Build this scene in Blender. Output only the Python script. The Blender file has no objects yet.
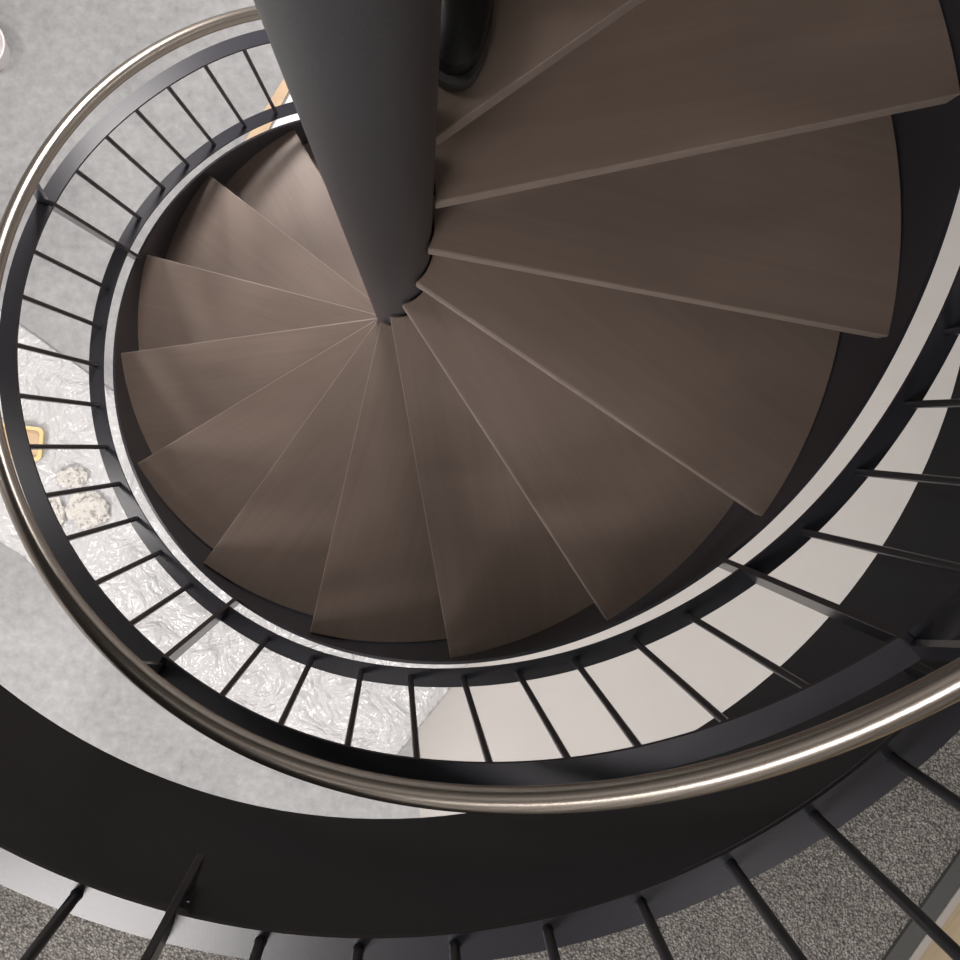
import bpy, bmesh, math, random
from mathutils import Vector, Matrix, noise
random.seed(7)
SC = bpy.context.scene
COL = SC.collection
# ------------------------------------------------------------------ stair geometry (metres)
S = 0.85                       # tread radius
RISE = 0.2237*S                # one step up
DTH = 0.4007                   # angle of one step
TH0 = 0.5820                   # nosing angle of the landing (step 0)
Z0 = 16*RISE                   # level of the upper floor
CR = 0.0836*S                  # column radius
R_IN, R_OUT = 0.9922*S, 1.0383*S      # flat rails of the stair railing
Z_LOW, Z_UP = 0.1795*S, 0.838*S
ST_OUT, ST_TH, ST_TOP = 1.0059*S, 0.007, 0.043*S
HR_R, HR_Z, HR_T = 0.9378*S, 1.149*S, 0.0196*S

# the ironwork is not a perfect helix: small radius offsets at steps 1..14 (fractions of the tread radius)
WOB = {'str': [0.0044, 0.0, -0.0015, -0.0044, 0.001, 0.0045, 0.0048, 0.0025, -0.003, -0.0027, -0.0016, 0.0017, 0.0048, 0.0074],
       'low': [-0.008, 0.0002, 0.0045, -0.0043, -0.0071, 0.005, 0.0089, 0.006, -0.0022, -0.0029, -0.011, -0.0034, 0.0031, 0.0040],
       'up': [0.0115, 0.0113, 0.0102, 0.0064, 0.0005, 0.0020, -0.0025, -0.005, 0.0014, 0.0017, -0.0066, 0.0055, 0.0125, 0.0125],
       'hand': [-0.0105, -0.0078, -0.0044, -0.0005, -0.0008, 0.0007, -0.006, -0.012, -0.0085, -0.0043, 0.0062, 0.0171, 0.021, 0.021]}
def wob(key, n):
    t = min(max(n-1, 0), 12.999); i = int(t); f = t-i
    w = WOB[key]; g = lambda j: w[min(max(j, 0), 13)]
    # Catmull-Rom through the knots
    p0, p1, p2, p3 = g(i-1), g(i), g(i+1), g(i+2)
    return S*0.5*(2*p1+(p2-p0)*f+(2*p0-5*p1+4*p2-p3)*f*f+(3*p1-p0-3*p2+p3)*f**3)
def ang(n): return TH0 - DTH*n
def hz(n): return Z0 - RISE*n
def pol(r, a, z=0.0): return Vector((r*math.cos(a), r*math.sin(a), z))

# ------------------------------------------------------------------ helpers
def link(o):
    COL.objects.link(o); return o

def empty(name, loc, label=None, cat=None, group=None):
    o = link(bpy.data.objects.new(name, None)); o.location = loc
    o.empty_display_size = 0.1
    if label: o['label'] = label
    if cat: o['category'] = cat
    if group: o['group'] = group
    return o

def tag(o, label, cat, group=None):
    o['label'] = label; o['category'] = cat
    if group: o['group'] = group
    return o

def struct(o):
    o['kind'] = 'structure'; return o

def obj(name, bm, mat, parent=None, loc=(0, 0, 0), smooth=True, bevel=None):
    me = bpy.data.meshes.new(name)
    bmesh.ops.recalc_face_normals(bm, faces=bm.faces)
    bm.to_mesh(me); bm.free()
    if mat: me.materials.append(mat)
    o = link(bpy.data.objects.new(name, me))
    o.location = loc
    if parent: o.parent = parent
    if smooth:
        me.polygons.foreach_set('use_smooth', [True]*len(me.polygons))
        me.set_sharp_from_angle(angle=math.radians(35))
    if bevel:
        m = o.modifiers.new('bevel', 'BEVEL'); m.width = bevel; m.segments = 2
        m.limit_method = 'ANGLE'; m.angle_limit = math.radians(40)
    return o

def sweep(bm, sections, closed=False, cap=True):
    """sections: list of rings (lists of Vectors); joins them with quads"""
    rings = [[bm.verts.new(v) for v in s] for s in sections]
    k = len(rings[0])
    N = len(rings)
    for i in range(N if closed else N-1):
        a, b = rings[i], rings[(i+1) % N]
        for j in range(k):
            bm.faces.new((a[j], a[(j+1) % k], b[(j+1) % k], b[j]))
    if cap and not closed:
        bm.faces.new(rings[0]); bm.faces.new(list(reversed(rings[-1])))

def rod(bm, a, b, r, seg=12):
    a, b = Vector(a), Vector(b); d = (b-a).normalized()
    u = d.orthogonal().normalized(); v = d.cross(u)
    sweep(bm, [[p + r*(u*math.cos(2*math.pi*i/seg)+v*math.sin(2*math.pi*i/seg)) for i in range(seg)] for p in (a, b)])

def prism(bm, pts, z0, z1):
    lo = [bm.verts.new((p[0], p[1], z0)) for p in pts]
    hi = [bm.verts.new((p[0], p[1], z1)) for p in pts]
    k = len(pts)
    bm.faces.new(list(reversed(lo))); bm.faces.new(hi)
    for j in range(k): bm.faces.new((lo[j], lo[(j+1) % k], hi[(j+1) % k], hi[j]))

def box(bm, c, d, rot=0.0):
    m = Matrix.Rotation(rot, 3, 'Z'); v = []
    for z in (-1, 1):
        for x, y in ((-1, -1), (1, -1), (1, 1), (-1, 1)):
            p = m @ Vector((x*d[0]/2, y*d[1]/2, 0)); v.append(bm.verts.new((c[0]+p.x, c[1]+p.y, c[2]+z*d[2]/2)))
    for f in ((3, 2, 1, 0), (4, 5, 6, 7), (0, 1, 5, 4), (1, 2, 6, 5), (2, 3, 7, 6), (3, 0, 4, 7)):
        bm.faces.new([v[i] for i in f])

# ------------------------------------------------------------------ materials
def mat(name):
    m = bpy.data.materials.new(name); m.use_nodes = True
    nt = m.node_tree; b = nt.nodes['Principled BSDF']
    return m, nt, b

def N(nt, t, **kw):
    n = nt.nodes.new(t)
    for k, v in kw.items():
        if k in n.inputs: n.inputs[k].default_value = v
        else: setattr(n, k, v)
    return n

def simple(name, col, rough, metal=0.0, spec=0.5, bump=0.0, bscale=200.0, var=0.0, vscale=4.0):
    m, nt, b = mat(name)
    b.inputs['Base Color'].default_value = (*col, 1); b.inputs['Roughness'].default_value = rough
    b.inputs['Metallic'].default_value = metal; b.inputs['Specular IOR Level'].default_value = spec
    tc = N(nt, 'ShaderNodeTexCoord')
    if bump:
        t = N(nt, 'ShaderNodeTexNoise', Scale=bscale, Detail=3.0)
        nt.links.new(tc.outputs['Object'], t.inputs['Vector'])
        bp = N(nt, 'ShaderNodeBump', Strength=bump, Distance=0.002)
        nt.links.new(t.outputs['Fac'], bp.inputs['Height']); nt.links.new(bp.outputs['Normal'], b.inputs['Normal'])
    if var:
        t = N(nt, 'ShaderNodeTexNoise', Scale=vscale, Detail=6.0, Roughness=0.6)
        nt.links.new(tc.outputs['Object'], t.inputs['Vector'])
        r = N(nt, 'ShaderNodeValToRGB')
        r.color_ramp.elements[0].position = 0.3; r.color_ramp.elements[1].position = 0.7
        r.color_ramp.elements[0].color = (*[c*(1-var) for c in col], 1)
        r.color_ramp.elements[1].color = (*[min(1, c*(1+var)) for c in col], 1)
        nt.links.new(t.outputs['Fac'], r.inputs['Fac']); nt.links.new(r.outputs['Color'], b.inputs['Base Color'])
    return m

M_PAINT = simple('charcoal_painted_steel', (0.024, 0.0235, 0.030), 0.30, bump=0.04, bscale=350)
M_COL = simple('grey_painted_column', (0.056, 0.056, 0.064), 0.40, bump=0.15, bscale=220)
M_FASCIA = simple('black_painted_fascia', (0.027, 0.029, 0.033), 0.5, bump=0.1, bscale=150)
M_STEEL = simple('brushed_stainless', (0.42, 0.375, 0.33), 0.27, metal=1.0)
M_WHITE = simple('white_wall_paint', (0.62, 0.61, 0.59), 0.8)
M_CEIL = simple('white_ceiling', (0.6, 0.6, 0.58), 0.85)
M_PAPER = simple('cream_floor_paper', (0.44, 0.42, 0.398), 0.75, bump=0.25, bscale=12, var=0.03, vscale=2)
M_SHOE = simple('black_leather', (0.008, 0.008, 0.009), 0.38, bump=0.2, bscale=120)
M_SOLE = simple('grey_rubber', (0.06, 0.057, 0.055), 0.6)
M_CLOTH = simple('black_trouser_cloth', (0.006, 0.006, 0.008), 0.9, bump=0.4, bscale=500)
M_LACE = simple('black_lace', (0.015, 0.015, 0.015), 0.8)
M_YELLOW = simple('yellow_plastic', (0.66, 0.49, 0.22), 0.4)
M_TAN = simple('tan_card', (0.50, 0.36, 0.235), 0.8, var=0.1, vscale=12)
M_CREAM = simple('cream_strip', (0.45, 0.42, 0.38), 0.5)
M_STRIP = simple('grey_transition_strip', (0.085, 0.085, 0.082), 0.55)
M_WPLAS = simple('white_plastic', (0.70, 0.67, 0.67), 0.35)

def wood(name, dark, light, rough=0.42, gx=2.2, gy=38.0):
    m, nt, b = mat(name)
    tc = N(nt, 'ShaderNodeTexCoord'); oi = N(nt, 'ShaderNodeObjectInfo')
    mp = N(nt, 'ShaderNodeMapping'); mp.inputs['Scale'].default_value = (gx, gy, 8)
    add = N(nt, 'ShaderNodeVectorMath', operation='ADD')
    mul = N(nt, 'ShaderNodeMath', operation='MULTIPLY'); mul.inputs[1].default_value = 37.0
    nt.links.new(oi.outputs['Random'], mul.inputs[0])
    nt.links.new(tc.outputs['Object'], mp.inputs['Vector'])
    nt.links.new(mp.outputs['Vector'], add.inputs[0]); nt.links.new(mul.outputs[0], add.inputs[1])
    t = N(nt, 'ShaderNodeTexNoise', Scale=1.0, Detail=7.0, Roughness=0.62, Distortion=0.8)
    nt.links.new(add.outputs[0], t.inputs['Vector'])
    r = N(nt, 'ShaderNodeValToRGB')
    r.color_ramp.elements[0].position = 0.25; r.color_ramp.elements[1].position = 0.78
    r.color_ramp.elements[0].color = (*dark, 1); r.color_ramp.elements[1].color = (*light, 1)
    nt.links.new(t.outputs['Fac'], r.inputs['Fac'])
    # broad mottling
    mp2 = N(nt, 'ShaderNodeMapping'); mp2.inputs['Scale'].default_value = (3, 5, 3)
    add2 = N(nt, 'ShaderNodeVectorMath', operation='ADD')
    nt.links.new(tc.outputs['Object'], mp2.inputs['Vector']); nt.links.new(mp2.outputs['Vector'], add2.inputs[0])
    nt.links.new(mul.outputs[0], add2.inputs[1])
    t2 = N(nt, 'ShaderNodeTexNoise', Scale=1.0, Detail=3.0)
    nt.links.new(add2.outputs[0], t2.inputs['Vector'])
    mr = N(nt, 'ShaderNodeMapRange'); mr.inputs['To Min'].default_value = 0.84; mr.inputs['To Max'].default_value = 1.16
    nt.links.new(t2.outputs['Fac'], mr.inputs['Value'])
    mx = N(nt, 'ShaderNodeVectorMath', operation='SCALE')
    nt.links.new(r.outputs['Color'], mx.inputs[0]); nt.links.new(mr.outputs['Result'], mx.inputs['Scale'])
    nt.links.new(mx.outputs[0], b.inputs['Base Color'])
    b.inputs['Roughness'].default_value = rough
    bp = N(nt, 'ShaderNodeBump', Strength=0.08, Distance=0.002)
    nt.links.new(t.outputs['Fac'], bp.inputs['Height']); nt.links.new(bp.outputs['Normal'], b.inputs['Normal'])
    return m
M_WOOD = wood('stained_oak_tread', (0.198, 0.146, 0.118), (0.234, 0.180, 0.149), 0.42)
M_NOSE = simple('pale_tread_edge', (0.36, 0.29, 0.25), 0.5, var=0.1, vscale=30)
M_OAK = wood('pale_oak_floor', (0.36, 0.27, 0.16), (0.52, 0.42, 0.28), 0.5)

def concrete():
    m, nt, b = mat('grey_concrete')
    tc = N(nt, 'ShaderNodeTexCoord')
    t = N(nt, 'ShaderNodeTexNoise', Scale=1.7, Detail=10.0, Roughness=0.72, Distortion=0.4)
    t2 = N(nt, 'ShaderNodeTexNoise', Scale=22.0, Detail=6.0, Roughness=0.7)
    nt.links.new(tc.outputs['Object'], t.inputs['Vector']); nt.links.new(tc.outputs['Object'], t2.inputs['Vector'])
    mx = N(nt, 'ShaderNodeMix', data_type='FLOAT'); mx.inputs[0].default_value = 0.5
    nt.links.new(t.outputs['Fac'], mx.inputs[2]); nt.links.new(t2.outputs['Fac'], mx.inputs[3])
    r = N(nt, 'ShaderNodeValToRGB')
    e = r.color_ramp.elements
    e[0].position = 0.36; e[0].color = (0.185, 0.185, 0.187, 1); e[1].position = 0.66; e[1].color = (0.335, 0.335, 0.335, 1)
    nt.links.new(mx.outputs[0], r.inputs['Fac']); nt.links.new(r.outputs['Color'], b.inputs['Base Color'])
    b.inputs['Roughness'].default_value = 0.6
    bp = N(nt, 'ShaderNodeBump', Strength=0.15, Distance=0.003)
    nt.links.new(t2.outputs['Fac'], bp.inputs['Height']); nt.links.new(bp.outputs['Normal'], b.inputs['Normal'])
    return m
M_CONC = concrete()

def carpet():
    m, nt, b = mat('grey_loop_carpet')
    tc = N(nt, 'ShaderNodeTexCoord')
    v = N(nt, 'ShaderNodeTexVoronoi', Scale=300.0)
    n1 = N(nt, 'ShaderNodeTexNoise', Scale=220.0, Detail=2.0)
    n2 = N(nt, 'ShaderNodeTexNoise', Scale=14.0, Detail=4.0)
    for t in (v, n1, n2): nt.links.new(tc.outputs['Object'], t.inputs['Vector'])
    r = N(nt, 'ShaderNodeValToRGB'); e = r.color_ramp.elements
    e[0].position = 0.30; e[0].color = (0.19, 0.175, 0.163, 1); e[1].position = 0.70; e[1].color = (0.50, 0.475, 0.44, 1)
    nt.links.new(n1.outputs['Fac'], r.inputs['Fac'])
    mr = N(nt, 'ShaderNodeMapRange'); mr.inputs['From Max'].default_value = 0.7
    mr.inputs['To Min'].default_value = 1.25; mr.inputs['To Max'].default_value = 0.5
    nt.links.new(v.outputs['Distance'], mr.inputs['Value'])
    mr2 = N(nt, 'ShaderNodeMapRange'); mr2.inputs['To Min'].default_value = 0.75; mr2.inputs['To Max'].default_value = 1.25
    nt.links.new(n2.outputs['Fac'], mr2.inputs['Value'])
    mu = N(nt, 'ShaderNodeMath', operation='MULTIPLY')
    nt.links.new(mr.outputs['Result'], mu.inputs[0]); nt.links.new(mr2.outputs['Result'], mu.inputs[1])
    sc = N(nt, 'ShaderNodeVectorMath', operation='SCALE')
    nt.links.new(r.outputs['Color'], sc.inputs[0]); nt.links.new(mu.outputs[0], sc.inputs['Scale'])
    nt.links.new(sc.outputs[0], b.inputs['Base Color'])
    b.inputs['Roughness'].default_value = 0.95; b.inputs['Specular IOR Level'].default_value = 0.1
    bp = N(nt, 'ShaderNodeBump', Strength=0.7, Distance=0.004, invert=True)
    nt.links.new(v.outputs['Distance'], bp.inputs['Height']); nt.links.new(bp.outputs['Normal'], b.inputs['Normal'])
    return m
M_CARPET = carpet()

def plastic():
    m, nt, b = mat('clear_plastic_sheet')
    b.inputs['Base Color'].default_value = (0.62, 0.617, 0.617, 1)
    b.inputs['Roughness'].default_value = 0.20
    b.inputs['Alpha'].default_value = 0.72
    tc = N(nt, 'ShaderNodeTexCoord')
    w = N(nt, 'ShaderNodeTexNoise', Scale=6.0, Detail=3.0, Roughness=0.5, Distortion=1.2)
    w2 = N(nt, 'ShaderNodeTexNoise', Scale=24.0, Detail=2.0, Distortion=0.6)
    nt.links.new(tc.outputs['Object'], w.inputs['Vector']); nt.links.new(tc.outputs['Object'], w2.inputs['Vector'])
    ad = N(nt, 'ShaderNodeMath', operation='MULTIPLY_ADD'); ad.inputs[1].default_value = 0.16
    nt.links.new(w2.outputs['Fac'], ad.inputs[0]); nt.links.new(w.outputs['Fac'], ad.inputs[2])
    bp = N(nt, 'ShaderNodeBump', Strength=1.0, Distance=0.05)
    nt.links.new(ad.outputs[0], bp.inputs['Height']); nt.links.new(bp.outputs['Normal'], b.inputs['Normal'])
    return m
M_PLASTIC = plastic()

def crumple():
    m, nt, b = mat('crumpled_packing_paper')
    tc = N(nt, 'ShaderNodeTexCoord')
    t = N(nt, 'ShaderNodeTexNoise', Scale=16.0, Detail=4.0, Distortion=2.5)
    nt.links.new(tc.outputs['Object'], t.inputs['Vector'])
    r = N(nt, 'ShaderNodeValToRGB'); e = r.color_ramp.elements
    e[0].position = 0.36; e[0].color = (0.32, 0.305, 0.285, 1); e[1].position = 0.44; e[1].color = (0.66, 0.635, 0.59, 1)
    nt.links.new(t.outputs['Fac'], r.inputs['Fac']); nt.links.new(r.outputs['Color'], b.inputs['Base Color'])
    b.inputs['Roughness'].default_value = 0.45; b.inputs['Alpha'].default_value = 0.7
    return m
M_CRUMPLE = crumple()

# ------------------------------------------------------------------ setting
ROOM = 4.2
CX, CY = 0.0113*S, -0.0111*S            # centre of the opening
FR = 1.125*S                            # radius of the opening
Z_SLAB = Z0 - 0.4208*S                  # underside of the upper floor

def plate_with_hole(bm, cx, cy, r, half, z, seg=128):
    """square sheet with a round hole"""
    inner, outer = [], []
    for i in range(seg):
        a = 2*math.pi*i/seg
        c, s = math.cos(a), math.sin(a)
        inner.append(bm.verts.new((cx+r*c, cy+r*s, z)))
        k = half/max(abs(c), abs(s))
        outer.append(bm.verts.new((k*c, k*s, z)))
    for i in range(seg):
        j = (i+1) % seg
        bm.faces.new((inner[i], outer[i], outer[j], inner[j]))

bm = bmesh.new(); prism(bm, [(-ROOM, -ROOM), (ROOM, -ROOM), (ROOM, ROOM), (-ROOM, ROOM)], -0.1, 0.0)
struct(obj('floor', bm, M_CONC, smooth=False))
bm = bmesh.new()
plate_with_hole(bm, CX, CY, FR+0.004, ROOM, Z0-0.02)
o = obj('floor', bm, M_CARPET, smooth=False); struct(o)
m = o.modifiers.new('s', 'SOLIDIFY'); m.thickness = 0.02; m.offset = 1
bm = bmesh.new(); plate_with_hole(bm, CX, CY, FR+0.012, ROOM, Z_SLAB)
o = obj('ceiling', bm, M_CEIL, smooth=False); struct(o)
m = o.modifiers.new('s', 'SOLIDIFY'); m.thickness = 0.02; m.offset = 1
H2 = Z0+2.7
bm = bmesh.new(); box(bm, (0, 0, H2+0.05), (2*ROOM, 2*ROOM, 0.1)); struct(obj('ceiling', bm, M_CEIL, smooth=False))
for nm, c, d in (('wall_left', (-ROOM-0.05, 0), (0.1, 2*ROOM)), ('wall_right', (ROOM+0.05, 0), (0.1, 2*ROOM)),
                 ('wall_front', (0, -ROOM-0.05), (2*ROOM, 0.1)), ('wall_back', (0, ROOM+0.05), (2*ROOM, 0.1))):
    bm = bmesh.new(); box(bm, (c[0], c[1], H2/2), (d[0], d[1], H2)); struct(obj(nm, bm, M_WHITE, smooth=False))
# fascia ring round the opening
bm = bmesh.new(); sec = []
for i in range(160):
    a = 2*math.pi*i/160
    sec.append([Vector((CX+r*math.cos(a), CY+r*math.sin(a), z)) for r, z in
                ((FR, Z_SLAB), (FR+0.008, Z_SLAB), (FR+0.008, Z0+0.012), (FR, Z0+0.012))])
sweep(bm, sec, closed=True)
struct(obj('trim_1', bm, M_FASCIA))
# carpet edge, transition strip and pale floor beyond the lower right corner
E0 = Vector((0.651, -1.020)); ED = Vector((0.099, 0.141)).normalized(); EN = Vector((ED.y, -ED.x))
def band(w0, w1, z0, z1, material, name):
    bm = bmesh.new()
    a, b = E0-ED*0.9, E0+ED*1.6
    prism(bm, [(a+EN*w0)[:], (a+EN*w1)[:], (b+EN*w1)[:], (b+EN*w0)[:]], z0, z1)
    return obj(name, bm, material, smooth=False)
struct(band(0.0, 0.0255, Z0, Z0+0.006, M_STRIP, 'trim_2'))
struct(band(0.0255, 0.036, Z0, Z0+0.008, M_CREAM, 'trim_3'))
# pale boards: own local frame so the grain follows the edge
bm = bmesh.new()
prism(bm, [(-0.9, 0.036), (1.6, 0.036), (1.6, 1.2), (-0.9, 1.2)], 0, 0.005)
o = obj('floor', bm, M_OAK, smooth=False, loc=(E0.x, E0.y, Z0)); struct(o)
o.rotation_euler = (math.pi, 0, math.atan2(ED.y, ED.x)); o.location.z = Z0+0.005

# ------------------------------------------------------------------ the staircase
stair = empty('spiral_staircase', (0, 0, 0), 'dark spiral staircase of brown wooden wedge treads winding round a thick grey steel column', 'staircase')
bm = bmesh.new()
prof = [(CR+0.05, 0), (CR+0.05, 0.012), (CR, 0.013), (CR, Z0+1.02), (CR-0.004, Z0+1.025)]
sweep(bm, [[Vector((r*math.cos(2*math.pi*i/96), r*math.sin(2*math.pi*i/96), z)) for i in range(96)] for r, z in prof])
obj('column', bm, M_COL, stair, loc=(-0.0015*S, 0, 0))

OFF = -0.3046
TAX = Vector((-0.0052*S, -0.0006*S))       # the treads sit a few millimetres off the railing's axis
TTH0, TDTH, TRISE, TDZ = 0.5864, 0.4013, 0.2257*S, 0.0031*S
TWIST = [0, 0, 0.013, 0.004, -0.004, -0.009, -0.009, -0.001, -0.002, -0.002, 0.008, 0.003, 0.006, 0, 0, 0]
TT = 0.045*S
def wedge_pts(r0, r1, a_back, w=0.0, offn=OFF, front=0.0):
    """outline of a tread: front edge from inner corner to tip, outer arc, back edge, inner arc"""
    def edge(rot, shift):
        a = Vector((0.0913*S*math.cos(offn), 0.0913*S*math.sin(offn))); b = Vector((S, 0.0))
        m = Matrix.Rotation(rot, 2); a, b = m @ a, m @ b; d = (b-a).normalized(); nrm = Vector((-d.y, d.x)); a = a+nrm*shift
        def hit(r):
            bb = a.dot(d); cc = a.dot(a)-r*r; D = bb*bb-cc
            return a+d*(-bb+math.sqrt(max(D, 0.0)))
        return hit(r0), hit(r1)
    f0, f1 = edge(0.0, front); b0, b1 = edge(a_back, w)
    A = lambda p: math.atan2(p.y, p.x)
    pts = [f0]
    a0, a1 = A(f1), A(b1)
    for i in range(25): pts.append(Vector((math.cos(a0+(a1-a0)*i/24), math.sin(a0+(a1-a0)*i/24)))*r1)
    a0, a1 = A(b0), A(f0)
    while a0 < a1: a0 += 2*math.pi
    for i in range(16): pts.append(Vector((math.cos(a0+(a1-a0)*i/16), math.sin(a0+(a1-a0)*i/16)))*r0)
    return pts
def tread_mesh():
    bm = bmesh.new(); prism(bm, [p[:] for p in wedge_pts(0.0900*S, 0.995*S, DTH, 0.082*S)], -TT, 0)
    return bm
def pan_mesh():
    bm = bmesh.new()
    q = [p[:] for p in wedge_pts(0.0865*S, 0.980*S, DTH, 0.07*S, front=0.02*S)]
    prism(bm, q, -TT-0.008, -TT)
    return bm
tread0 = obj('tread', tread_mesh(), M_WOOD, stair, smooth=False, bevel=0.0015)
pan0 = obj('support_plate', pan_mesh(), M_PAINT, tread0, smooth=False)
q_ = wedge_pts(0.0900*S, 0.995*S, DTH, 0.082*S)
def nosing_mesh():
    bm = bmesh.new(); a, b = q_[0], q_[1]; d = (b-a).normalized(); nr = Vector((d.y, -d.x))
    a = a+d*0.001; b = b-d*0.0015
    prism(bm, [(a+nr*0.0015)[:], (b+nr*0.0015)[:], (b+nr*0.0001)[:], (a+nr*0.0001)[:]], -TT+0.001, -0.0004)
    return bm
nose0 = obj('nosing', nosing_mesh(), M_NOSE, tread0, smooth=False); nose0['label'] = 'paler front edge'
first = True
for n in range(1, 16):
    if first:
        t, q = tread0, pan0; first = False; ns = nose0
    else:
        t = link(tread0.copy()); q = link(pan0.copy()); t.parent = stair; q.parent = t; ns = link(nose0.copy()); ns.parent = t
    t.location = (TAX.x, TAX.y, Z0-TRISE*n+TDZ); t.rotation_euler = (0, 0, TTH0-TDTH*n+TWIST[n])
    k = {1: 1.010, 2: 1.009}.get(n, 1.006 if n <= 5 else (1.001 if n < 8 else 1.0015))
    t.scale = (k, k, 1)
# landing board at the upper floor
bm = bmesh.new()
a1 = math.radians(112)-TTH0
pts = wedge_pts(0.0900*S, 1.105*S, a1)
prism(bm, [p[:] for p in pts], -TT, 0)
ld = obj('landing_board', bm, M_WOOD, stair, smooth=False, bevel=0.0015); ld.location = (TAX.x, TAX.y, Z0+TDZ); ld.rotation_euler = (0, 0, TTH0)
ns = link(nose0.copy()); ns.parent = ld

def helix_bar(bm, n0, n1, r0, r1, dza, dzb, step=0.05, key=None):
    k = max(2, int((n1-n0)/step)); sec = []
    for i in range(k+1):
        n = n0+(n1-n0)*i/k; a = ang(n); z = hz(n); w = wob(key, n) if key else 0
        sec.append([pol(r0+w, a, z+dza), pol(r1+w, a, z+dza), pol(r1+w, a, z+dzb), pol(r0+w, a, z+dzb)])
    sweep(bm, sec)
bm = bmesh.new(); helix_bar(bm, 0.05, 15.85, ST_OUT-ST_TH, ST_OUT, -0.42*S, ST_TOP, key='str')
obj('stringer', bm, M_PAINT, stair)

# ------------------------------------------------------------------ stair railing
rail = empty('stair_railing', (0, 0, 0), 'charcoal steel railing spiralling down the stair with thin upright bars and a brushed stainless handrail', 'railing')
POSTS = [0.0, 3.315, 6.64, 9.92, 13.24, 15.9]
BT = 0.008
for a, b in zip(POSTS[:-1], POSTS[1:]):
    e = 0.012
    bm = bmesh.new(); helix_bar(bm, a+e, b-e, R_IN, R_OUT, Z_LOW-BT, Z_LOW, key='low'); obj('lower_rail', bm, M_PAINT, rail)
    bm = bmesh.new(); helix_bar(bm, a+e, b-e, R_IN, R_OUT, Z_UP-BT, Z_UP, key='up'); obj('upper_rail', bm, M_PAINT, rail)
def radial_plate(bm, a, prof, th):
    """prof: (r,z) outline; th: thickness across"""
    t = Vector((-math.sin(a), math.cos(a), 0))*th/2
    f = [bm.verts.new(pol(r, a, z)+t) for r, z in prof]
    g = [bm.verts.new(pol(r, a, z)-t) for r, z in prof]
    k = len(f); bm.faces.new(f); bm.faces.new(list(reversed(g)))
    for j in range(k): bm.faces.new((f[j], g[j], g[(j+1) % k], f[(j+1) % k]))
for n in POSTS:
    a, z = ang(n), hz(n); bm = bmesh.new()
    lo = -0.20*S if n < 15 else 0.0
    if n > 15: z = hz(15.9); lo = -z
    wl, wu, ws = wob('low', n), wob('up', n), wob('str', n)
    radial_plate(bm, a, [(ST_OUT+ws+0.0006, z+lo), (R_OUT+wl, z+lo), (R_OUT+wl, z+Z_LOW), (R_OUT+wu, z+Z_UP+0.006), (R_IN+wu, z+Z_UP+0.006), (R_IN+wl, z+Z_LOW), (R_IN+wl, z+ST_TOP+0.012), (ST_OUT+ws+0.0006, z+ST_TOP+0.012)], 0.010)
    p = obj('post', bm, M_PAINT, rail, smooth=False, bevel=0.001)
    bm = bmesh.new()
    wh = wob('hand', n)
    radial_plate(bm, a, [(R_IN+wu+0.012, z+Z_UP+0.0062), (R_OUT+wu, z+Z_UP+0.0062), (HR_R+wh+0.010, z+HR_Z-HR_T*0.75), (HR_R+wh-0.008, z+HR_Z-HR_T*0.75)], 0.010)
    obj('handrail_bracket', bm, M_PAINT, rail)
# foot and head position (in steps) of every bar between the posts
BARS = [(11.89, 11.865), (11.56, 11.525), (11.215, 11.185), (10.9, 10.875), (10.585, 10.57), (10.235, 10.23),
        (9.545, 9.565), (9.205, 9.235), (8.875, 8.895), (8.54, 8.55), (8.195, 8.205), (7.885, 7.87), (7.585, 7.57),
        (7.275, 7.245), (6.95, 6.93), (6.28, 6.285), (5.95, 5.94), (5.615, 5.585), (5.3, 5.245), (4.975, 4.915),
        (4.65, 4.58), (4.32, 4.295), (3.985, 3.955), (3.68, 3.645), (3.005, 2.985), (2.65, 2.655), (2.31, 2.33)]
BARS += [(n, n) for n in (1.99, 1.66, 1.33, 1.0, 0.66, 0.33)]
BARS += [(n, n) for n in (12.22, 12.55, 12.88, 13.57, 13.9, 14.23, 14.56, 14.9, 15.23, 15.56)]
RB = (R_IN+R_OUT)/2
for nb, nt_ in BARS:
    A = pol(RB+wob('low', nb), ang(nb), hz(nb)+Z_LOW-0.001); B = pol(RB+wob('up', nt_), ang(nt_), hz(nt_)+Z_UP-BT+0.001)
    bm = bmesh.new(); rod(bm, (0, 0, 0), B-A, 0.0062)
    obj('baluster', bm, M_PAINT, rail, loc=A)
# handrail tube
bm = bmesh.new(); sec = []; seg = 28
k = 340; n0, n1 = -0.15, 15.9
for i in range(k+1):
    n = n0+(n1-n0)*i/k; a = ang(n)
    c = pol(HR_R+wob('hand', n), a, hz(n)+HR_Z)
    t = Vector((math.sin(a)*HR_R*DTH, -math.cos(a)*HR_R*DTH, -RISE)).normalized()
    u = Vector((math.cos(a), math.sin(a), 0)); v = t.cross(u).normalized()
    sec.append([c+HR_T*(u*math.cos(2*math.pi*j/seg)+v*math.sin(2*math.pi*j/seg)) for j in range(seg)])
sweep(bm, sec)
obj('handrail', bm, M_STEEL, rail)['label'] = 'brushed stainless round handrail'

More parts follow.
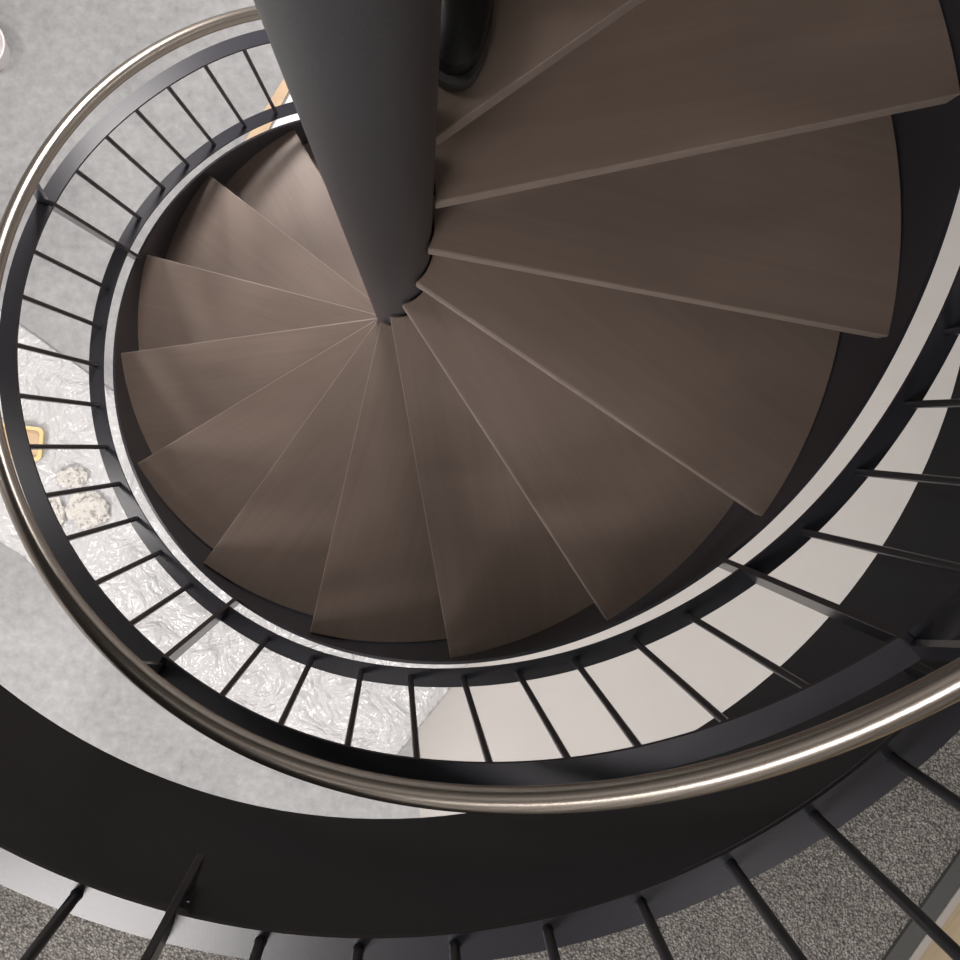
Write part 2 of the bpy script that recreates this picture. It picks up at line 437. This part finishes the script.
# ------------------------------------------------------------------ guard railing on the upper floor
guard = empty('floor_guard_railing', (0, 0, Z0), 'charcoal guard railing standing on the carpeted floor edge around the stair opening', 'railing')
GCX, GCY, GR = 0.025*S, -0.0401*S, 1.0531*S
OCX, OCY, OR_ = 0.0314*S, 0.0028*S, 1.1385*S
GZ = 0.097*S
def g_in(a): return Vector((GCX+GR*math.cos(a), GCY+GR*math.sin(a)))
def g_out(a):
    p = g_in(a); d = Vector((math.cos(a), math.sin(a)))
    # distance along d to the outer circle
    q = p-Vector((OCX, OCY)); b_ = q.dot(d); c_ = q.dot(q)-OR_**2
    w = -b_+math.sqrt(b_*b_-c_); w = min(w, 0.052)
    return p+d*w
GP = [math.radians(v) for v in (-171.8, -106.9, -42.1, 22.6)]
def guard_bar(bm, a0, a1, z0, z1):
    k = int(abs(a1-a0)/0.03)+2; sec = []
    for i in range(k+1):
        a = a0+(a1-a0)*i/k; p, q = g_in(a), g_out(a)
        sec.append([Vector((p.x, p.y, z0)), Vector((q.x, q.y, z0)), Vector((q.x, q.y, z1)), Vector((p.x, p.y, z1))])
    sweep(bm, sec)
for a, b in zip(GP[:-1], GP[1:]):
    e = 0.006
    bm = bmesh.new(); guard_bar(bm, a+e, b-e, GZ-BT, GZ); obj('lower_rail', bm, M_PAINT, guard)
    bm = bmesh.new(); guard_bar(bm, a+e, b-e, 0.80, 0.808); obj('upper_rail', bm, M_PAINT, guard)
for a in GP:
    p, q = g_in(a), g_out(a); bm = bmesh.new()
    t = Vector((-math.sin(a), math.cos(a)))*0.005
    prism(bm, [(p+t)[:], (q+t)[:], (q-t)[:], (p-t)[:]], -0.085*S, 0.82)
    obj('post', bm, M_PAINT, guard, smooth=False, bevel=0.001)
    bm = bmesh.new()
    f = Vector((CX+FR*math.cos(a), CY+FR*math.sin(a)))
    f = q+(q-p).normalized()*max(0.004, (f-q).length)
    for dz in (-0.002, ):
        rod(bm, (q.x, q.y, dz), (f.x, f.y, dz), 0.006)
    d = (q-p).normalized(); m_ = p+(q-p)*0.72
    rod(bm, (m_.x+t.x*2.0, m_.y+t.y*2.0, -0.002), (m_.x-t.x*0.9, m_.y-t.y*0.9, -0.002), 0.0035)
    obj('fixing_bolt', bm, M_PAINT, guard)
    # little end plates welding the lower rails to the post
    for s_ in (-1, 1):
        bm = bmesh.new(); w = p+(q-p)*0.12+t*2.2*s_
        box(bm, (w.x, w.y, GZ-0.012), (0.006, 0.012, 0.014), a); obj('rail_bracket', bm, M_PAINT, guard, smooth=False)
base_ang = [-164.6, -157.4, -150.1, -142.8, -135.5, -128.2, -120.9, -113.7, -100.0, -92.8, -85.7, -78.7, -71.4, -64.0, -56.7, -49.4,
            -34.9, -27.7, -20.5, -13.3, -6.1, 1.1, 8.3, 15.5]
for d in base_ang:
    a = math.radians(d)
    p, q = g_in(a), g_out(a); c = p+(q-p)*0.36
    bm = bmesh.new(); rod(bm, (0, 0, 0), (0, 0, 0.80-GZ+0.001), 0.0065)
    sweep(bm, [[Vector((r*math.cos(j*math.pi/6), r*math.sin(j*math.pi/6), z)) for j in range(12)] for r, z in ((0.0076, 0.0), (0.0074, 0.0015), (0.0065, 0.003))])
    obj('baluster', bm, M_PAINT, guard, loc=(c.x, c.y, GZ))
bm = bmesh.new(); sec = []
for i in range(141):
    a = GP[0]+(GP[-1]-GP[0])*i/140; c = (g_in(a)+g_out(a))/2; u = Vector((math.cos(a), math.sin(a), 0))
    sec.append([Vector((c.x, c.y, 1.0))+HR_T*(u*math.cos(2*math.pi*j/24)+Vector((0, 0, 1))*math.sin(2*math.pi*j/24)) for j in range(24)])
sweep(bm, sec); obj('handrail', bm, M_STEEL, guard)['label'] = 'brushed stainless round handrail'
for a in GP:
    c = (g_in(a)+g_out(a))/2; bm = bmesh.new(); rod(bm, (c.x, c.y, 0.82), (c.x, c.y, 0.985), 0.006); obj('handrail_bracket', bm, M_PAINT, guard)

# ------------------------------------------------------------------ things on the lower floor
def smooth_noise(p, s, seed=0.0): return noise.noise(Vector((p[0]*s+seed, p[1]*s, seed)))
def inside(poly, x, y):
    c = False; j = len(poly)-1
    for i in range(len(poly)):
        if (poly[i][1] > y) != (poly[j][1] > y) and x < (poly[j][0]-poly[i][0])*(y-poly[i][1])/(poly[j][1]-poly[i][1])+poly[i][0]: c = not c
        j = i
    return c
def seg_dist(p, a, b):
    a, b = Vector(a), Vector(b); d = b-a; t = max(0, min(1, (p-a).dot(d)/d.length_squared)); return (p-(a+d*t)).length
def sheet(name, poly, material, zf, res=0.02, thick=0.0015, base=0.003):
    """a thin cloth-like sheet: grid cut to the outline, heights from zf(x,y,edge)"""
    bm = bmesh.new(); n = len(poly)
    f = bm.faces.new([bm.verts.new((x, y, 0)) for x, y in poly])
    xs = [p[0] for p in poly]; ys = [p[1] for p in poly]
    x = min(xs)+res
    while x < max(xs):
        bmesh.ops.bisect_plane(bm, geom=bm.verts[:]+bm.edges[:]+bm.faces[:], plane_co=(x, 0, 0), plane_no=(1, 0, 0)); x += res
    y = min(ys)+res
    while y < max(ys):
        bmesh.ops.bisect_plane(bm, geom=bm.verts[:]+bm.edges[:]+bm.faces[:], plane_co=(0, y, 0), plane_no=(0, 1, 0)); y += res
    for v in bm.verts:
        p = v.co.xy; e = min(seg_dist(p, poly[i], poly[(i+1) % n]) for i in range(n))
        v.co.z = base+zf(p.x, p.y, e)
    o = obj(name, bm, material)
    m = o.modifiers.new('s', 'SOLIDIFY'); m.thickness = thick; m.offset = 1
    return o

paper_poly = [(0.03, -1.60), (0.04, -2.9), (2.9, -2.9), (2.9, 2.2), (0.55, 2.2), (0.45, -0.6)]
o = sheet('floor_paper', paper_poly, M_PAPER, lambda x, y, e: 0.0, res=0.5)
tag(o, 'smooth cream protective paper covering the concrete on the right of the stair', 'paper')
def plas(x, y, e):
    k = min(1, e/0.06)
    h = 0.010+0.020*abs(smooth_noise((x, y), 5, 3.1))+0.020*abs(smooth_noise((x+y*0.4, y*0.6), 9, 8.0))+0.008*abs(smooth_noise((x, y), 26, 1.7))
    for cx, cy in ((-1.452, -0.52), (-1.385, -0.65), (-1.53, -0.67)):
        k *= 1-0.8*math.exp(-(((x-cx)**2+(y-cy)**2)/0.016))
    return k*h
plas_poly = [(-2.6, 0.82), (-1.671, 0.14), (-1.282, -0.145), (-0.4, -0.75), (0.5, -0.98), (0.171, -1.467), (-0.063, -1.759), (-0.26, -1.80), (-0.49, -1.74), (-0.89, -1.55), (-1.195, -1.30), (-1.53, -1.02), (-1.669, -0.862), (-2.6, -0.25)]
o = sheet('plastic_sheet', plas_poly, M_PLASTIC, plas, res=0.022, base=0.006)
tag(o, 'crinkled translucent plastic sheeting spread on the floor left of the stair', 'plastic sheet')

tray = empty('yellow_tray', (-1.70, -0.36, 0.035), 'shallow tan tray with a yellow rim lying on the plastic sheeting', 'tray')
def rrect(w, h, r, k=5):
    pts = []
    for cx, cy, a0 in ((w/2-r, h/2-r, 0), (-w/2+r, h/2-r, 90), (-w/2+r, -h/2+r, 180), (w/2-r, -h/2+r, 270)):
        for i in range(k+1):
            a = math.radians(a0+90*i/k); pts.append((cx+r*math.cos(a), cy+r*math.sin(a)))
    return pts
bm = bmesh.new(); prism(bm, rrect(0.262, 0.125, 0.02), 0.0, 0.012); obj('tray_base', bm, M_TAN, tray, smooth=False)
bm = bmesh.new()
a_, b_ = rrect(0.275, 0.14, 0.025), rrect(0.250, 0.115, 0.018)
sweep(bm, [[Vector((p[0], p[1], 0.004)), Vector((p[0]*1.02, p[1]*1.03, 0.028)), Vector((q[0], q[1], 0.030)), Vector((q[0], q[1], 0.010))] for p, q in zip(a_, b_)], closed=True)
obj('rim', bm, M_YELLOW, tray); tray.rotation_euler = (0, 0, -0.12)

def lump(name, c, rx, ry, h, seed, label, group=None):
    h *= 0.38
    bm = bmesh.new(); bmesh.ops.create_icosphere(bm, subdivisions=5, radius=1)
    for v in bm.verts:
        d = v.co.normalized(); q = d*2.1+Vector((seed, seed*2, 0))
        k = 1+0.34*noise.noise(q)+0.22*abs(noise.noise(q*2.2))+0.05*abs(noise.noise(q*6))
        v.co = Vector((d.x*rx*k, d.y*ry*k, max(0, (d.z*0.5+0.42))*h*k*1.3))
    o = obj(name, bm, M_CRUMPLE, loc=(c[0], c[1], 0.020))
    return tag(o, label, 'crumpled paper', group)
lump('crumpled_paper', (-1.452, -0.515), 0.058, 0.040, 0.07, 1.3, 'small crumpled off-white wad on the plastic sheeting, nearest the yellow tray')
lump('crumpled_paper', (-1.385, -0.655), 0.080, 0.068, 0.08, 4.7, 'large crumpled beige heap on the plastic sheeting, nearest the stair')
lump('crumpled_paper', (-1.535, -0.67), 0.045, 0.062, 0.06, 9.2, 'crumpled greyish wad on the plastic sheeting, left of the large beige heap')

# cardboard strip and white paper by the column side
bm = bmesh.new()
prism(bm, [(-0.715, 0.91), (-0.645, 0.90), (-0.512, 1.15), (-0.52, 1.21), (-0.545, 1.18)], 0.002, 0.010)
tag(obj('cardboard_strip', bm, M_TAN, smooth=False), 'narrow tan cardboard strip on the concrete beside the column top left', 'cardboard')
bm = bmesh.new()
prism(bm, [(-0.635, 0.90), (-0.20, 0.80), (-0.20, 1.3), (-0.48, 1.3), (-0.50, 1.15)], 0.002, 0.004)
tag(obj('white_sheet', bm, M_WPLAS, smooth=False), 'white sheet on the floor next to the tan cardboard strip', 'paper')
# white round tub at the left edge
bm = bmesh.new()
prof = [(0.0, 0.0), (0.085, 0.0), (0.10, 0.09), (0.105, 0.092), (0.105, 0.10), (0.098, 0.10), (0.083, 0.006), (0.0, 0.006)]
vs = []
sweep(bm, [[Vector((max(r, 0.0005)*math.cos(2*math.pi*i/40), max(r, 0.0005)*math.sin(2*math.pi*i/40), z)) for i in range(40)] for r, z in prof])
tag(obj('white_tub', bm, M_WPLAS, loc=(-1.765, 1.275, 0)), 'round white tub on the concrete at the far left edge', 'tub')

# ------------------------------------------------------------------ person on the landing (shoe and trouser leg behind the column)
per = empty('person', (0.1, 0.2, Z0+0.0031*S+0.0005), 'person in black shoes and dark trousers standing on the landing behind the column', 'person')
def shoe(dx, dy, rot):
    # outline of the sole, toe towards -y
    def outline(k):
        pts = []
        L, W = 0.285, 0.098
        for i in range(40):
            t = 2*math.pi*i/40
            y = -math.cos(t)*L/2; x = math.sin(t)*W/2
            u = (y/L)+0.5
            x *= (1.02-0.22*math.exp(-((u-0.62)/0.18)**2)) if True else 1
            x = math.copysign(abs(x)**0.78*(W/2)**0.22, x)
            pts.append(Vector((x*k, y*k+0.0)))
        return pts
    bm = bmesh.new()
    o0 = outline(1.0)
    sweep(bm, [[Vector((p.x*s, p.y*s2, z)) for p in o0] for s, s2, z in ((0.96, 0.985, 0.0), (1.0, 1.0, 0.004), (1.0, 1.0, 0.022), (0.97, 0.99, 0.025))])
    so = obj('shoe_sole', bm, M_SOLE, per, loc=(dx, dy, 0)); so.rotation_euler = (0, 0, rot); so['label'] = 'grey rubber sole edge'
    bm = bmesh.new(); sec = []
    for s, z in ((0.93, 0.025), (0.93, 0.040), (0.86, 0.055), (0.70, 0.066), (0.45, 0.074), (0.1, 0.078)):
        r = []
        for p in o0:
            back = max(0, (p.y+0.02)/0.14); zz = z+back*0.045*(1 if z > 0.05 else 0.2)
            ys = 0.93 if s > 0.8 else 0.93*(0.25+0.75*s/0.86)
            r.append(Vector((p.x*s, p.y*ys+(0.02*(1-s)), zz)))
        sec.append(r)
    sweep(bm, sec)
    up = obj('shoe', bm, M_SHOE, per, loc=(dx, dy, 0)); up.rotation_euler = (0, 0, rot)
    for i in range(4):
        bm = bmesh.new(); y = -0.030+0.022*i; z = 0.078+0.007*i
        rod(bm, (-0.022, y, z-0.004), (0.0, y-0.002, z+0.005), 0.0025); rod(bm, (0.0, y-0.002, z+0.005), (0.022, y, z-0.004), 0.0025)
        obj('lace', bm, M_LACE, up)
    bm = bmesh.new(); sec = []
    for j, (z, rx, ry, yo) in enumerate(((0.062, 0.058, 0.088, 0.055), (0.075, 0.060, 0.090, 0.055), (0.13, 0.058, 0.075, 0.065), (0.25, 0.062, 0.066, 0.075), (0.38, 0.072, 0.075, 0.085), (0.50, 0.074, 0.078, 0.085))):
        sec.append([Vector((math.cos(2*math.pi*i/48)*rx*(1+0.04*math.sin(5*i*2*math.pi/48+j)), yo+math.sin(2*math.pi*i/48)*ry*(1+0.03*math.sin(3*i*2*math.pi/48+2*j)), z)) for i in range(48)])
    sweep(bm, sec)
    tr = obj('trouser_leg', bm, M_CLOTH, per, loc=(dx, dy, 0)); tr.rotation_euler = (0, 0, rot)
shoe(-0.007, 0.015, 0.0)
shoe(0.21, 0.16, 0.2)

# ------------------------------------------------------------------ lights
def area(name, loc, sx, sy, power, col=(1, 0.95, 0.9), rot=(0, 0, 0)):
    l = bpy.data.lights.new(name, 'AREA'); l.shape = 'RECTANGLE'; l.size = sx; l.size_y = sy; l.energy = power; l.color = col
    o = link(bpy.data.objects.new(name, l)); o.location = loc; o.rotation_euler = rot
    return o
WC = (1.0, 0.955, 0.94)
# lower room ceiling lights
for i, (x, y, p) in enumerate(((-0.4, 1.75, 86), (-2.5, 0.7, 30), (-2.3, -1.8, 68), (-0.3, -2.8, 60), (2.4, -1.8, 34), (2.6, 1.4, 14))):
    area('ceiling_lamp', (x, y, Z_SLAB-0.02), 0.6, 0.6, p, WC)
# upper room ceiling lights
for i, (x, y, p) in enumerate(((-1.4, -2.25, 92), (1.9, -2.6, 14), (-2.7, 0.9, 34), (-3.3, -2.5, 26))):
    area('ceiling_lamp', (x, y, H2-0.02), 1.3, 0.5, p, WC)
w = bpy.data.worlds.new('world'); SC.world = w; w.use_nodes = True
w.node_tree.nodes['Background'].inputs[0].default_value = (0.8, 0.85, 1, 1); w.node_tree.nodes['Background'].inputs[1].default_value = 0.3

# ------------------------------------------------------------------ camera
cd = bpy.data.cameras.new('camera'); cam = link(bpy.data.objects.new('camera', cd))
cam.location = (0.0639*S, -0.4017*S, Z0+1.3828*S)
cam.rotation_euler = (-0.0504, -0.0612, 0)
cd.sensor_width = 36; cd.lens = 36*952.15/960
cd.shift_x = -1.67/960; cd.shift_y = 4.54/960
cd.clip_start = 0.02
SC.camera = cam
SC.view_settings.view_transform = 'Standard'; SC.view_settings.look = 'None'
SC.view_settings.gamma = 1; SC.view_settings.use_curve_mapping = False
SC.view_settings.exposure = 0.0
